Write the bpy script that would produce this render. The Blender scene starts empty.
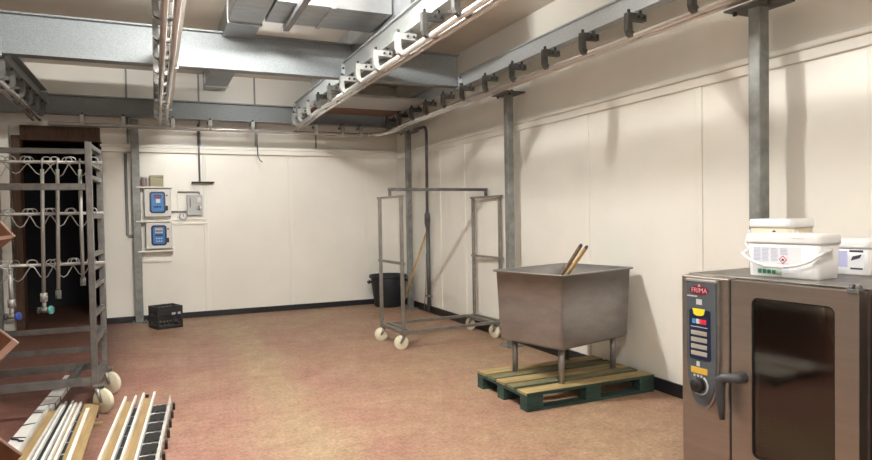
import bpy, bmesh, math, random
from mathutils import Vector, Matrix
random.seed(7)
SC = bpy.context.scene
COL = SC.collection
PI = math.pi

# ------------------------------------------------------------------ camera
def rot_world_to_cam(yaw, pitch, roll):
    c, s = math.cos(yaw), math.sin(yaw)
    A = Matrix(((c, -s, 0), (0, 0, -1), (s, c, 0)))
    c, s = math.cos(pitch), math.sin(pitch)
    P = Matrix(((1, 0, 0), (0, c, -s), (0, s, c)))
    c, s = math.cos(roll), math.sin(roll)
    Q = Matrix(((c, -s, 0), (s, c, 0), (0, 0, 1)))
    return Q @ P @ A
CM = rot_world_to_cam(0.4164, 0.0251, -0.0168)
cam_d = bpy.data.cameras.new('camera')
cam = bpy.data.objects.new('camera', cam_d)
COL.objects.link(cam)
m4 = Matrix.Identity(4)
for r in range(3):
    m4[r][0] = CM[0][r]; m4[r][1] = -CM[1][r]; m4[r][2] = -CM[2][r]
m4[0][3], m4[1][3], m4[2][3] = 0, 0, 1.5
cam.matrix_world = m4
cam_d.sensor_width = 36.0
cam_d.lens = 631.85 / 872 * 36.0
cam_d.clip_start = 0.05
SC.camera = cam

# ------------------------------------------------------------------ world, lights, exposure
w = bpy.data.worlds.new('world'); SC.world = w
w.use_nodes = True
w.node_tree.nodes['Background'].inputs[0].default_value = (0.9, 0.92, 1.0, 1)
w.node_tree.nodes['Background'].inputs[1].default_value = 0.05
SC.view_settings.view_transform = 'Standard'
SC.view_settings.look = 'None'
SC.view_settings.gamma = 1.0
SC.view_settings.use_curve_mapping = False
SC.view_settings.exposure = 1.1

# one fluorescent tube and two added fill tubes (their fittings are built with the room): x, y, z, length along x, radiance
LAMPS = [
    (1.36, 8.20, 3.43, 0.60, 80),  # fill lamp, added to keep the upper back wall from going black
    (0.72, 4.40, 3.52, 0.70, 900),
    (0.60, 0.40, 3.52, 0.70, 460),  # fill lamp, added to light the oven front
]

# ------------------------------------------------------------------ materials
def mat(name, col, rough=0.6, metal=0.0, var=0.0, scale=8.0, bump=0.0, bscale=None, coat=0.0, col2=None, lo=0.35, hi=0.65,
        stretch=(1, 1, 1), spec=0.5, kind='noise', emit=0.0, detail=4.0):
    m = bpy.data.materials.new(name); m.use_nodes = True
    nt = m.node_tree; b = nt.nodes['Principled BSDF']
    b.inputs['Base Color'].default_value = (*col, 1)
    b.inputs['Roughness'].default_value = rough
    b.inputs['Metallic'].default_value = metal
    b.inputs['Specular IOR Level'].default_value = spec
    if coat: b.inputs['Coat Weight'].default_value = coat; b.inputs['Coat Roughness'].default_value = 0.15
    if emit:
        b.inputs['Emission Color'].default_value = (*col, 1); b.inputs['Emission Strength'].default_value = emit
    if var or col2 or bump:
        tc = nt.nodes.new('ShaderNodeTexCoord'); mp = nt.nodes.new('ShaderNodeMapping')
        mp.inputs['Scale'].default_value = stretch
        nt.links.new(tc.outputs['Object'], mp.inputs['Vector'])
        if kind == 'voronoi':
            n = nt.nodes.new('ShaderNodeTexVoronoi'); out = n.outputs['Distance']
        else:
            n = nt.nodes.new('ShaderNodeTexNoise'); out = n.outputs['Fac']
            n.inputs['Detail'].default_value = detail; n.inputs['Roughness'].default_value = 0.6
        n.inputs['Scale'].default_value = scale
        nt.links.new(mp.outputs['Vector'], n.inputs['Vector'])
        if col2 is None and var:
            col2 = tuple(max(0, c * (1 + var)) for c in col)
            c1 = tuple(max(0, c * (1 - var)) for c in col)
        else:
            c1 = col
        if col2 is not None:
            r = nt.nodes.new('ShaderNodeValToRGB')
            r.color_ramp.elements[0].position = lo; r.color_ramp.elements[1].position = hi
            r.color_ramp.elements[0].color = (*c1, 1); r.color_ramp.elements[1].color = (*col2, 1)
            nt.links.new(out, r.inputs['Fac']); nt.links.new(r.outputs['Color'], b.inputs['Base Color'])
        if bump:
            n2 = nt.nodes.new('ShaderNodeTexNoise'); n2.inputs['Scale'].default_value = bscale or scale * 4
            n2.inputs['Detail'].default_value = 3
            nt.links.new(mp.outputs['Vector'], n2.inputs['Vector'])
            bp = nt.nodes.new('ShaderNodeBump'); bp.inputs['Strength'].default_value = bump; bp.inputs['Distance'].default_value = 0.01
            nt.links.new(n2.outputs['Fac'], bp.inputs['Height']); nt.links.new(bp.outputs['Normal'], b.inputs['Normal'])
    return m

M = {}
M['wall'] = mat('cream_wall_panel', (0.86, 0.838, 0.772), 0.33, var=0.035, scale=0.9, bump=0.05, bscale=2.5, coat=0.12)
M['strip'] = mat('cream_cover_strip', (0.86, 0.84, 0.77), 0.4)
M['ceiling'] = mat('cream_ceiling_panel', (0.76, 0.71, 0.62), 0.6, var=0.05, scale=1.2)
M['base'] = mat('black_skirting', (0.012, 0.012, 0.016), 0.45)
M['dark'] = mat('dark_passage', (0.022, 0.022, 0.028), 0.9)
M['brownwood'] = mat('dark_brown_wood', (0.075, 0.036, 0.018), 0.6, var=0.3, scale=6, stretch=(8, 8, 0.6))
M['galv'] = mat('galvanised_steel', (0.20, 0.222, 0.233), 0.5, 0.25, col2=(0.275, 0.30, 0.312), scale=80, kind='voronoi', lo=0.1, hi=0.6)
M['galvnew'] = mat('newer_galvanised_steel', (0.40, 0.43, 0.44), 0.5, 0.2, col2=(0.50, 0.53, 0.54), scale=70, kind='voronoi', lo=0.1, hi=0.6)  # galvanised steel raised in tone, light on the runway beams put into the colour
M['galvdark'] = mat('weathered_galvanised_steel', (0.165, 0.17, 0.165), 0.5, 0.3, col2=(0.31, 0.32, 0.31), scale=9, lo=0.3, hi=0.7)
M['duct'] = mat('sheet_steel_duct', (0.36, 0.375, 0.39), 0.34, 0.7, var=0.12, scale=3, stretch=(1, 4, 1))
M['white'] = mat('white_painted_steel', (0.82, 0.82, 0.78), 0.4, var=0.04, scale=5)
M['bright'] = mat('bright_rail_steel', (0.74, 0.735, 0.72), 0.22, 0.6)
M['bracket'] = mat('bracket_steel', (0.13, 0.13, 0.125), 0.45, 0.4, var=0.25, scale=12)  # dark tone holds the shade on the near brackets
M['bracketlight'] = mat('zinc_bracket_steel', (0.40, 0.41, 0.40), 0.42, 0.15, var=0.1, scale=12)  # lit copy of the bracket steel, brightness put into the colour
M['bolt'] = mat('dark_bolt_steel', (0.05, 0.05, 0.05), 0.5, 0.6)
M['stain'] = mat('stainless_tube', (0.27, 0.255, 0.235), 0.38, 0.65, var=0.14, scale=14)
M['rackstain'] = mat('dull_stainless_tube', (0.17, 0.165, 0.16), 0.42, 0.6, var=0.2, scale=10)  # stainless darkened to paint in shade on posts turned from the light
M['stainbright'] = mat('bright_stainless_wire', (0.42, 0.42, 0.415), 0.3, 0.6)
M['lance'] = mat('pale_steel_tube', (0.36, 0.35, 0.34), 0.4, 0.4, var=0.12, scale=9)
M['tub'] = mat('brushed_stainless_tub', (0.31, 0.295, 0.29), 0.40, 0.72, var=0.10, scale=4, stretch=(1, 1, 3), bump=0.03, bscale=60)
M['oven'] = mat('brushed_stainless_oven', (0.33, 0.285, 0.25), 0.36, 0.85, var=0.06, scale=3, stretch=(0.4, 0.4, 8))
M['oventop'] = mat('worn_stainless_top', (0.24, 0.225, 0.21), 0.45, 0.7, var=0.25, scale=9)
M['ovendark'] = mat('oven_cavity', (0.55, 0.46, 0.36), 0.5, 0.1)
M['black'] = mat('black_plastic', (0.012, 0.012, 0.013), 0.5)
M['blackgap'] = mat('black_gasket', (0.004, 0.004, 0.004), 0.8)
M['crate'] = mat('black_crate_plastic', (0.026, 0.027, 0.030), 0.42)
M['bin'] = mat('black_rubber_bin', (0.016, 0.018, 0.024), 0.55, var=0.2, scale=5)
M['panelgrey'] = mat('slate_grey_panel', (0.075, 0.09, 0.105), 0.4)
M['handle'] = mat('dark_grey_plastic', (0.05, 0.053, 0.06), 0.4)
M['red'] = mat('red_print', (0.72, 0.03, 0.07), 0.5)
M['pink'] = mat('red_lettering', (0.85, 0.32, 0.36), 0.5)
M['yellow'] = mat('yellow_key', (0.80, 0.66, 0.03), 0.45)
M['amber'] = mat('amber_label', (0.68, 0.42, 0.06), 0.5)
M['blue'] = mat('blue_key', (0.05, 0.25, 0.62), 0.4)
M['lcd'] = mat('pale_display', (0.36, 0.34, 0.29), 0.35)
M['lightgrey'] = mat('light_grey_print', (0.55, 0.57, 0.60), 0.5)
M['boxgrey'] = mat('pale_enclosure', (0.70, 0.69, 0.66), 0.45)
M['midgrey'] = mat('mid_grey_enclosure', (0.47, 0.48, 0.48), 0.5)
M['screenblue'] = mat('blue_display', (0.03, 0.20, 0.55), 0.3)
M['navy'] = mat('navy_display_frame', (0.008, 0.016, 0.05), 0.35)
M['tan'] = mat('tan_timber', (0.34, 0.235, 0.11), 0.6, var=0.2, scale=5, stretch=(8, 0.6, 8))
M['yellowwood'] = mat('yellow_wood', (0.44, 0.29, 0.10), 0.55, var=0.15, scale=6)
M['handlewood'] = mat('worn_wooden_handle', (0.17, 0.11, 0.06), 0.6, var=0.25, scale=14)
M['palletwood'] = mat('pallet_board_wood', (0.42, 0.30, 0.13), 0.75, col2=(0.20, 0.16, 0.08), scale=3.0, stretch=(0.8, 6, 6), lo=0.35, hi=0.7)
M['palletgreen'] = mat('green_stained_wood', (0.012, 0.036, 0.033), 0.7, col2=(0.035, 0.075, 0.06), scale=4, stretch=(1, 5, 5))
M['palletmix'] = mat('worn_green_board', (0.10, 0.115, 0.065), 0.75, col2=(0.27, 0.21, 0.10), scale=3, stretch=(0.8, 6, 6), lo=0.4, hi=0.75)
M['orangewood'] = mat('reddish_brown_board', (0.085, 0.024, 0.006), 0.45, var=0.22, scale=5, stretch=(10, 1, 1.2))
M['paleedge'] = mat('pale_edging', (0.33, 0.20, 0.155), 0.5)
M['oldwood'] = mat('weathered_red_wood', (0.20, 0.10, 0.065), 0.8, var=0.35, scale=6, stretch=(0.7, 6, 6))
M['pail'] = mat('white_pail_plastic', (0.84, 0.84, 0.85), 0.36)
M['print'] = mat('blue_grey_print', (0.46, 0.50, 0.64), 0.5)
M['printlilac'] = mat('lilac_print', (0.50, 0.50, 0.78), 0.5)
M['printdark'] = mat('dark_print', (0.05, 0.05, 0.075), 0.5)
M['paper'] = mat('white_label', (0.78, 0.79, 0.83), 0.5)
M['green'] = mat('green_icon_print', (0.03, 0.22, 0.18), 0.5)
M['palegreen'] = mat('pale_green_print', (0.45, 0.62, 0.45), 0.5)
M['cream'] = mat('cream_pail_wall', (0.72, 0.62, 0.47), 0.45)
M['nylon'] = mat('cream_nylon_wheel', (0.70, 0.65, 0.50), 0.5, var=0.1, scale=9)
M['whiteprofile'] = mat('white_profile', (0.80, 0.80, 0.77), 0.4, var=0.06, scale=10)
M['greyprofile'] = mat('grey_white_profile', (0.58, 0.58, 0.55), 0.45, var=0.12, scale=10)
M['pipegrey'] = mat('dark_grey_pipe', (0.12, 0.12, 0.125), 0.5, 0.3, var=0.2, scale=8)
M['conduit'] = mat('grey_conduit', (0.24, 0.25, 0.26), 0.5, 0.2)
M['valveblue'] = mat('blue_valve_handle', (0.03, 0.06, 0.28), 0.4)
M['valveteal'] = mat('teal_valve_handle', (0.10, 0.36, 0.33), 0.4)
M['tin'] = mat('khaki_box', (0.40, 0.37, 0.24), 0.55)
M['jarbrown'] = mat('brown_jar', (0.30, 0.22, 0.20), 0.5)
for _i, _l in enumerate(LAMPS): M['lamp%d' % _i] = mat('lamp_tube', (1.0, 0.975, 0.925), 0.5, emit=_l[4])

def floor_material():
    m = bpy.data.materials.new('mottled_resin_floor'); m.use_nodes = True
    nt = m.node_tree; b = nt.nodes['Principled BSDF']; L = nt.links.new
    tc = nt.nodes.new('ShaderNodeTexCoord')
    def noise(scale, detail=5, rough=0.65, vec=None):
        n = nt.nodes.new('ShaderNodeTexNoise'); n.inputs['Scale'].default_value = scale
        n.inputs['Detail'].default_value = detail; n.inputs['Roughness'].default_value = rough
        L(vec or tc.outputs['Object'], n.inputs['Vector']); return n.outputs['Fac']
    def ramp(fac, stops):
        r = nt.nodes.new('ShaderNodeValToRGB')
        while len(r.color_ramp.elements) < len(stops): r.color_ramp.elements.new(0.5)
        for e, (p, c) in zip(r.color_ramp.elements, stops): e.position = p; e.color = (*c, 1)
        L(fac, r.inputs['Fac']); return r.outputs['Color']
    def mix(fac, a, c, mode='MIX'):
        n = nt.nodes.new('ShaderNodeMix'); n.data_type = 'RGBA'; n.blend_type = mode
        if isinstance(fac, float): n.inputs[0].default_value = fac
        else: L(fac, n.inputs[0])
        L(a, n.inputs[6]); L(c, n.inputs[7]); return n.outputs[2]
    def math_(op, a, bb=None, c=None):
        n = nt.nodes.new('ShaderNodeMath'); n.operation = op
        for i, v in enumerate((a, bb, c)):
            if v is None: continue
            if isinstance(v, (int, float)): n.inputs[i].default_value = v
            else: L(v, n.inputs[i])
        return n.outputs[0]
    red = ramp(noise(2.2), [(0.3, (0.33, 0.145, 0.115)), (0.5, (0.40, 0.205, 0.158)), (0.7, (0.47, 0.285, 0.22))])
    tan = ramp(noise(3.1), [(0.3, (0.40, 0.27, 0.165)), (0.7, (0.49, 0.355, 0.225))])
    sep = nt.nodes.new('ShaderNodeSeparateXYZ'); L(tc.outputs['Object'], sep.inputs[0])
    # worn tan walkway, bending down the middle of the room, and tan towards the right
    cx = math_('MULTIPLY_ADD', sep.outputs['Y'], -0.005, 0.98)
    dx = math_('ABSOLUTE', math_('SUBTRACT', sep.outputs['X'], cx))
    band = math_('MAXIMUM', math_('MULTIPLY_ADD', dx, -2.0, 0.95), 0.0)
    right = math_('MINIMUM', math_('MAXIMUM', math_('MULTIPLY_ADD', sep.outputs['X'], 0.22, -0.12), 0.0), 0.55)
    farw = math_('MINIMUM', math_('MAXIMUM', math_('MULTIPLY_ADD', sep.outputs['Y'], 0.22, -1.55), 0.0), 0.5)
    patch = math_('MULTIPLY_ADD', noise(1.3, 6, 0.72), 2.6, -1.3)
    f = math_('ADD', math_('ADD', math_('MAXIMUM', band, math_('MAXIMUM', right, farw)), 0.16), patch)
    f = math_('MINIMUM', math_('MAXIMUM', f, 0.0), 1.0)
    c = mix(f, red, tan)
    leftness = math_('MINIMUM', math_('MAXIMUM', math_('MULTIPLY_ADD', sep.outputs['X'], -2.2, -0.45), 0.0), 0.85)  # darker red floor at left, with the rack's shadow painted into it
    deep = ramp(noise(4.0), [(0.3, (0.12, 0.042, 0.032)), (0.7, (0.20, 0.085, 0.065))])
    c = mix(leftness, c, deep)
    speck = ramp(noise(38, 6, 0.85), [(0.36, (0.40, 0.37, 0.35)), (0.62, (1.10, 1.10, 1.10))])
    c = mix(0.8, c, speck, 'MULTIPLY')
    scuff = ramp(noise(9, 5, 0.75), [(0.35, (0.70, 0.68, 0.66)), (0.62, (1.10, 1.10, 1.10))])
    c = mix(0.7, c, scuff, 'MULTIPLY')
    L(c, b.inputs['Base Color'])
    b.inputs['Roughness'].default_value = 0.55
    bp = nt.nodes.new('ShaderNodeBump'); bp.inputs['Strength'].default_value = 0.25; bp.inputs['Distance'].default_value = 0.004
    L(noise(90, 3), bp.inputs['Height']); L(bp.outputs['Normal'], b.inputs['Normal'])
    return m
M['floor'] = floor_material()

def glass_material():
    m = bpy.data.materials.new('smoked_oven_glass'); m.use_nodes = True
    nt = m.node_tree; nt.nodes.remove(nt.nodes['Principled BSDF'])
    out = nt.nodes['Material Output']
    t = nt.nodes.new('ShaderNodeBsdfTransparent'); t.inputs[0].default_value = (0.80, 0.74, 0.66, 1)
    g = nt.nodes.new('ShaderNodeBsdfGlossy'); g.inputs['Roughness'].default_value = 0.06; g.inputs[0].default_value = (0.9, 0.85, 0.8, 1)
    f = nt.nodes.new('ShaderNodeFresnel'); f.inputs[0].default_value = 1.9
    x = nt.nodes.new('ShaderNodeMixShader')
    nt.links.new(f.outputs[0], x.inputs[0]); nt.links.new(t.outputs[0], x.inputs[1]); nt.links.new(g.outputs[0], x.inputs[2])
    nt.links.new(x.outputs[0], out.inputs['Surface'])
    return m
M['glass'] = glass_material()

# ------------------------------------------------------------------ mesh helpers
class MB:
    def __init__(s): s.bm = bmesh.new()
    def _xf(s, vs, m):
        if m is not None: bmesh.ops.transform(s.bm, matrix=m, verts=vs)
    def box(s, x0, x1, y0, y1, z0, z1, bev=0.0, m=None, seg=2):
        t = bmesh.new()
        r = bmesh.ops.create_cube(t, size=1)
        for v in t.verts:
            v.co = Vector(((x0 + x1) / 2 + v.co.x * (x1 - x0), (y0 + y1) / 2 + v.co.y * (y1 - y0), (z0 + z1) / 2 + v.co.z * (z1 - z0)))
        if bev: bmesh.ops.bevel(t, geom=list(t.edges), offset=bev, segments=seg, affect='EDGES', profile=0.5)
        s._merge(t, m); return s
    def _merge(s, t, m=None):
        if m is not None: bmesh.ops.transform(t, matrix=m, verts=t.verts)
        me = bpy.data.meshes.new('tmp'); t.to_mesh(me); t.free()
        s.bm.from_mesh(me); bpy.data.meshes.remove(me)
    def path(s, pts, r, n=8, closed=False):
        pts = [Vector(p) for p in pts]; k = len(pts)
        rr = r if isinstance(r, (list, tuple)) else [r] * k
        rings = []; up = None
        for i, p in enumerate(pts):
            if closed: t = (pts[(i + 1) % k] - pts[i - 1])
            elif i == 0: t = pts[1] - pts[0]
            elif i == k - 1: t = pts[-1] - pts[-2]
            else: t = (pts[i + 1] - p).normalized() + (p - pts[i - 1]).normalized()
            if t.length < 1e-9: t = Vector((0, 0, 1))
            t.normalize()
            if up is None:
                up = Vector((0, 0, 1)) if abs(t.z) < 0.9 else Vector((1, 0, 0))
            a = t.cross(up)
            if a.length < 1e-4: a = t.cross(Vector((0.3, 1, 0.2)))
            a.normalize(); b = a.cross(t).normalized(); up = b
            rings.append([s.bm.verts.new(p + rr[i] * (math.cos(2 * PI * j / n) * a + math.sin(2 * PI * j / n) * b)) for j in range(n)])
        rng = range(k) if closed else range(k - 1)
        for i in rng:
            A, B = rings[i], rings[(i + 1) % k]
            for j in range(n):
                f = s.bm.faces.new((A[j], A[(j + 1) % n], B[(j + 1) % n], B[j])); f.smooth = True
        if not closed:
            s.bm.faces.new(rings[0][::-1]); s.bm.faces.new(rings[-1])
        return s
    def tube(s, a, b, r, n=10): return s.path([a, b], r, n)
    def lathe(s, prof, c=(0, 0, 0), n=24, m=None):
        t = bmesh.new(); rings = []
        for (r, z) in prof:
            if r < 1e-6: rings.append([t.verts.new((c[0], c[1], c[2] + z))])
            else: rings.append([t.verts.new((c[0] + r * math.cos(2 * PI * j / n), c[1] + r * math.sin(2 * PI * j / n), c[2] + z)) for j in range(n)])
        for A, B in zip(rings, rings[1:]):
            for j in range(n):
                a = A[j % len(A)]; a2 = A[(j + 1) % len(A)]; b = B[j % len(B)]; b2 = B[(j + 1) % len(B)]
                vs = []
                for v in (a, a2, b2, b):
                    if v not in vs: vs.append(v)
                if len(vs) > 2:
                    f = t.faces.new(vs); f.smooth = True
        s._merge(t, m); return s
    def disc(s, c, axis, r, th, n=24, prof=None):
        """solid wheel about an axis through c"""
        ax = Vector(axis).normalized()
        m = Matrix.Translation(Vector(c)) @ ax.to_track_quat('Z', 'Y').to_matrix().to_4x4()
        p = prof or [(0, -th / 2), (r * 0.92, -th / 2), (r, -th * 0.3), (r, th * 0.3), (r * 0.92, th / 2), (0, th / 2)]
        return s.lathe(p, n=n, m=m)
    def prism(s, poly, a, b, axis='Y', m=None):
        """poly of 2D points extruded along axis from a to b"""
        t = bmesh.new()
        def P(u, v, w):
            return {'X': (w, u, v), 'Y': (u, w, v), 'Z': (u, v, w)}[axis]
        A = [t.verts.new(P(u, v, a)) for u, v in poly]; B = [t.verts.new(P(u, v, b)) for u, v in poly]
        t.faces.new(A[::-1]); t.faces.new(B)
        k = len(poly)
        for i in range(k): t.faces.new((A[i], A[(i + 1) % k], B[(i + 1) % k], B[i]))
        bmesh.ops.recalc_face_normals(t, faces=t.faces)
        s._merge(t, m); return s
    def ringprism(s, outer, inner, a, b, axis='Y', m=None):
        """frame between two loops with the same number of points"""
        t = bmesh.new()
        def P(u, v, w):
            return {'X': (w, u, v), 'Y': (u, w, v), 'Z': (u, v, w)}[axis]
        L = [[t.verts.new(P(u, v, w)) for u, v in lp] for w in (a, b) for lp in (outer, inner)]
        k = len(outer)
        for i in range(k):
            j = (i + 1) % k
            for A, B in ((L[0], L[1]), (L[1], L[3]), (L[3], L[2]), (L[2], L[0])):
                vs = [A[i], A[j], B[j], B[i]]
                t.faces.new(vs)
        bmesh.ops.remove_doubles(t, verts=t.verts, dist=1e-6)
        bmesh.ops.recalc_face_normals(t, faces=t.faces)
        s._merge(t, m); return s
    def build(s, name, m, parent=None, world=False, smooth=False):
        if world and parent is not None:
            bmesh.ops.transform(s.bm, matrix=wmat(parent).inverted(), verts=s.bm.verts)
        bmesh.ops.recalc_face_normals(s.bm, faces=s.bm.faces)
        me = bpy.data.meshes.new(name); s.bm.to_mesh(me); s.bm.free()
        if smooth:
            for p in me.polygons: p.use_smooth = True
        me.materials.append(M[m] if isinstance(m, str) else m)
        o = bpy.data.objects.new(name, me); COL.objects.link(o)
        if parent is not None: o.parent = parent
        return o

def wmat(o):
    l = Matrix.Translation(o.location) @ o.rotation_euler.to_matrix().to_4x4()
    return wmat(o.parent) @ l if o.parent else l
def thing(name, label, cat, loc=(0, 0, 0), rz=0.0, group=None):
    o = bpy.data.objects.new(name, None); COL.objects.link(o)
    o.empty_display_size = 0.1
    o.location = loc; o.rotation_euler = (0, 0, rz)
    o['label'] = label; o['category'] = cat
    if group: o['group'] = group
    return o
def single(name, mb, m, label, cat, group=None, smooth=False):
    """a thing that is one mesh, its origin moved to the middle of its foot"""
    o = mb.build(name, m, smooth=smooth)
    vs = [v.co for v in o.data.vertices]
    lo = Vector([min(v[i] for v in vs) for i in range(3)]); hi = Vector([max(v[i] for v in vs) for i in range(3)])
    c = Vector(((lo.x + hi.x) / 2, (lo.y + hi.y) / 2, lo.z))
    o.data.transform(Matrix.Translation(-c)); o.location = c
    o['label'] = label; o['category'] = cat
    if group: o['group'] = group
    return o
def struct(name, mb, m, parent=None):
    o = mb.build(name, m, parent)
    if parent is None: o['kind'] = 'structure'
    return o
def copy_tree(o, parent=None):
    c = o.copy(); COL.objects.link(c)
    if parent is not None: c.parent = parent
    for ch in list(o.children): copy_tree(ch, c)
    return c
def text_mesh(name, body, size, m, parent, mtx, extrude=0.0006, align='CENTER'):
    cu = bpy.data.curves.new(name, 'FONT'); cu.body = body; cu.size = size; cu.extrude = extrude
    cu.align_x = align; cu.align_y = 'CENTER'
    t = bpy.data.objects.new(name, cu); COL.objects.link(t)
    dg = bpy.context.evaluated_depsgraph_get(); dg.update()
    me = bpy.data.meshes.new_from_object(t.evaluated_get(dg))
    bpy.data.objects.remove(t); bpy.data.curves.remove(cu)
    me.transform(mtx); me.materials.clear(); me.materials.append(M[m]); me.name = name
    o = bpy.data.objects.new(name, me); COL.objects.link(o); o.parent = parent
    return o
def rrect(x0, x1, y0, y1, r, k=5):
    pts = []
    for cx, cy, a0 in ((x1 - r, y1 - r, 0), (x0 + r, y1 - r, 90), (x0 + r, y0 + r, 180), (x1 - r, y0 + r, 270)):
        for i in range(k + 1):
            a = math.radians(a0 + 90 * i / k); pts.append((cx + r * math.cos(a), cy + r * math.sin(a)))
    return pts
def square_loop(x0, x1, y0, y1, k=5):
    pts = []
    for c in ((x1, y1), (x0, y1), (x0, y0), (x1, y0)): pts += [c] * (k + 1)
    return pts

# ------------------------------------------------------------------ the room
XW, YB, ZC = 3.80, 10.20, 3.67          # right wall, back wall, ceiling
XL, YF = -4.2, -2.2
DX0, DX1, DZ = -1.78, -0.70, 2.66       # doorway in the back wall
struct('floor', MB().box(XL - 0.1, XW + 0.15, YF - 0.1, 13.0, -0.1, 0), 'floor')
struct('ceiling', MB().box(XL - 0.1, XW + 0.15, YF - 0.1, YB + 0.15, ZC, ZC + 0.1), 'ceiling')
struct('wall_right', MB().box(XW, XW + 0.12, YF, YB + 0.12, 0, ZC), 'wall')
struct('wall_left', MB().box(XL - 0.1, XL, YF, YB + 0.12, 0, ZC), 'wall')
struct('wall_front', MB().box(XL, XW, YF - 0.1, YF, 0, ZC), 'wall')
b = MB()
b.box(XL, DX0, YB, YB + 0.12, 0, ZC); b.box(DX1, XW, YB, YB + 0.12, 0, ZC); b.box(DX0, DX1, YB, YB + 0.12, DZ, ZC)
struct('wall_back', b, 'wall')
# dark passage behind the doorway
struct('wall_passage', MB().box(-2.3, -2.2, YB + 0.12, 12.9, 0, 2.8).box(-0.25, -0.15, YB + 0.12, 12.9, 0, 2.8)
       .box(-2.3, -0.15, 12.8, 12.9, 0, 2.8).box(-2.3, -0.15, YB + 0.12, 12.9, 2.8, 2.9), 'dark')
# skirting
struct('baseboard_right', MB().box(XW - 0.02, XW, YF, YB, 0, 0.105), 'base')
struct('baseboard_back', MB().box(DX1, XW - 0.02, YB - 0.02, YB, 0, 0.085), 'base')
# ledges: double trim along both walls
b = MB()
b.box(XW - 0.048, XW, YF, YB, 2.50, 2.545, 0.012); b.box(XW - 0.026, XW, YF, YB, 2.43, 2.50, 0.008)
struct('trim_1', b, 'strip')
b = MB()
b.box(DX1, XW - 0.048, YB - 0.085, YB, 2.535, 2.575, 0.005); b.box(DX1, XW - 0.026, YB - 0.07, YB, 2.47, 2.535, 0.004)
struct('trim_2', b, 'strip')
n = 3
for y in (8.42, 7.62, 6.35, 4.97, 3.60, 2.32, 1.0):
    struct('trim_%d' % n, MB().box(XW - 0.012, XW, y - 0.032, y + 0.032, 0.105, 2.43, 0.005), 'strip'); n += 1
for x in (0.69, 1.97, 3.24):
    struct('trim_%d' % n, MB().box(x - 0.03, x + 0.03, YB - 0.012, YB, 0.085, 2.47, 0.005), 'strip'); n += 1
for x in (-0.35, 0.63, 1.45, 2.4):     # dark joints of the upper back wall
    struct('trim_%d' % n, MB().box(x - 0.012, x + 0.012, YB - 0.012, YB, 2.6, ZC), 'conduit'); n += 1
# doorway frame
d = MB().box(-1.76, -1.66, 10.08, 10.30, 0, DZ, 0.004); d.box(-1.66, DX1, 10.10, 10.30, 2.60, 2.80, 0.004)
struct('door_1', d, 'brownwood')
struct('trim_%d' % n, MB().box(-1.90, -1.79, 10.10, 10.2, 0.16, 2.8, 0.004), 'strip'); n += 1
struct('trim_%d' % n, MB().box(-0.72, -0.685, 10.12, 10.3, 0, 2.6), 'blackgap'); n += 1

# ceiling lamp before the near beam, plus two unseen fill lamps added
for i, (lx, ly, lz, ln, pw) in enumerate(LAMPS):
    lab = ['white fluorescent batten on the ceiling between the two cross beams',
           'white fluorescent batten on the ceiling before the near cross beam',
           'white fluorescent batten on the ceiling nearest the front wall'][i]
    t = thing('fluorescent_lamp', lab, 'lamp', (lx, ly, ZC))
    d_ = lz - ZC
    MB().box(-ln / 2, ln / 2, -0.07 - 0.05 * (i == 0), 0.07 + 0.05 * (i == 0), d_ + 0.035, d_ + 0.09, 0.004).build('housing', 'white', t)  # first fill's housing widened to keep its light off the ceiling
    for x in (-ln * 0.25, ln * 0.25):
        MB().box(x - 0.008, x + 0.008, -0.008, 0.008, d_ + 0.09, 0).build('hanger', 'conduit', t)
    MB().tube((-ln / 2 + 0.02, 0, d_), (ln / 2 - 0.02, 0, d_), 0.018, 8).build('tube', 'lamp%d' % i, t)
    for s_ in (-1, 1): MB().box(s_ * ln / 2 - 0.015, s_ * ln / 2 + 0.015, -0.015, 0.015, d_ - 0.02, d_ + 0.036).build('lamp_holder', 'white', t)

# ------------------------------------------------------------------ steel posts
def post(label, x, y, ztop, wx=0.115, m='galvdark', head=True):
    t = thing('steel_post', label, 'post', (x, y, 0), 0, None)
    h = wx / 2
    MB().box(-h, h, -h, h, 0.012, ztop, 0.008).build('shaft', m, t)
    f = MB().box(-0.10, 0.10, -0.10, 0.10, 0, 0.012).build('foot_plate', m, t)
    for a in (-0.08, 0.08):
        for c in (-0.08, 0.08): MB().disc((a, c, 0.018), (0, 0, 1), 0.012, 0.014, 6).build('bolt', m, f)
    if head:
        MB().box(-0.12, 0.12, -0.17, 0.17, ztop, ztop + 0.014, 0.003).build('head_plate', 'bracket', t)
        for c in (-0.13, 0.13):
            MB().disc((-0.03, c, ztop + 0.022), (0, 0, 1), 0.014, 0.02, 6).build('bolt', 'bolt', t)
            MB().disc((-0.06, c, ztop - 0.012), (0, 0, 1), 0.014, 0.024, 6).build('bolt', 'bolt', t)
    return t
post('dark grey square steel post beside the oven, nearest of the posts on the right wall', 3.595, 2.915, 2.80, 0.088)
post('galvanised square steel post on the right wall behind the steel tub', 3.635, 6.16, 2.82, 0.082)
post('galvanised steel post in the far right corner beside the black bin', 3.665, 9.33, 2.79, 0.082)
post('grey steel post against the back wall left of the blue control boxes', -0.255, 10.08, 2.93, 0.105, 'galvdark', False)
post('grey steel post left of the dark doorway at the left edge', -1.97, 10.04, 2.93, 0.13, 'galvdark', False)

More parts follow.
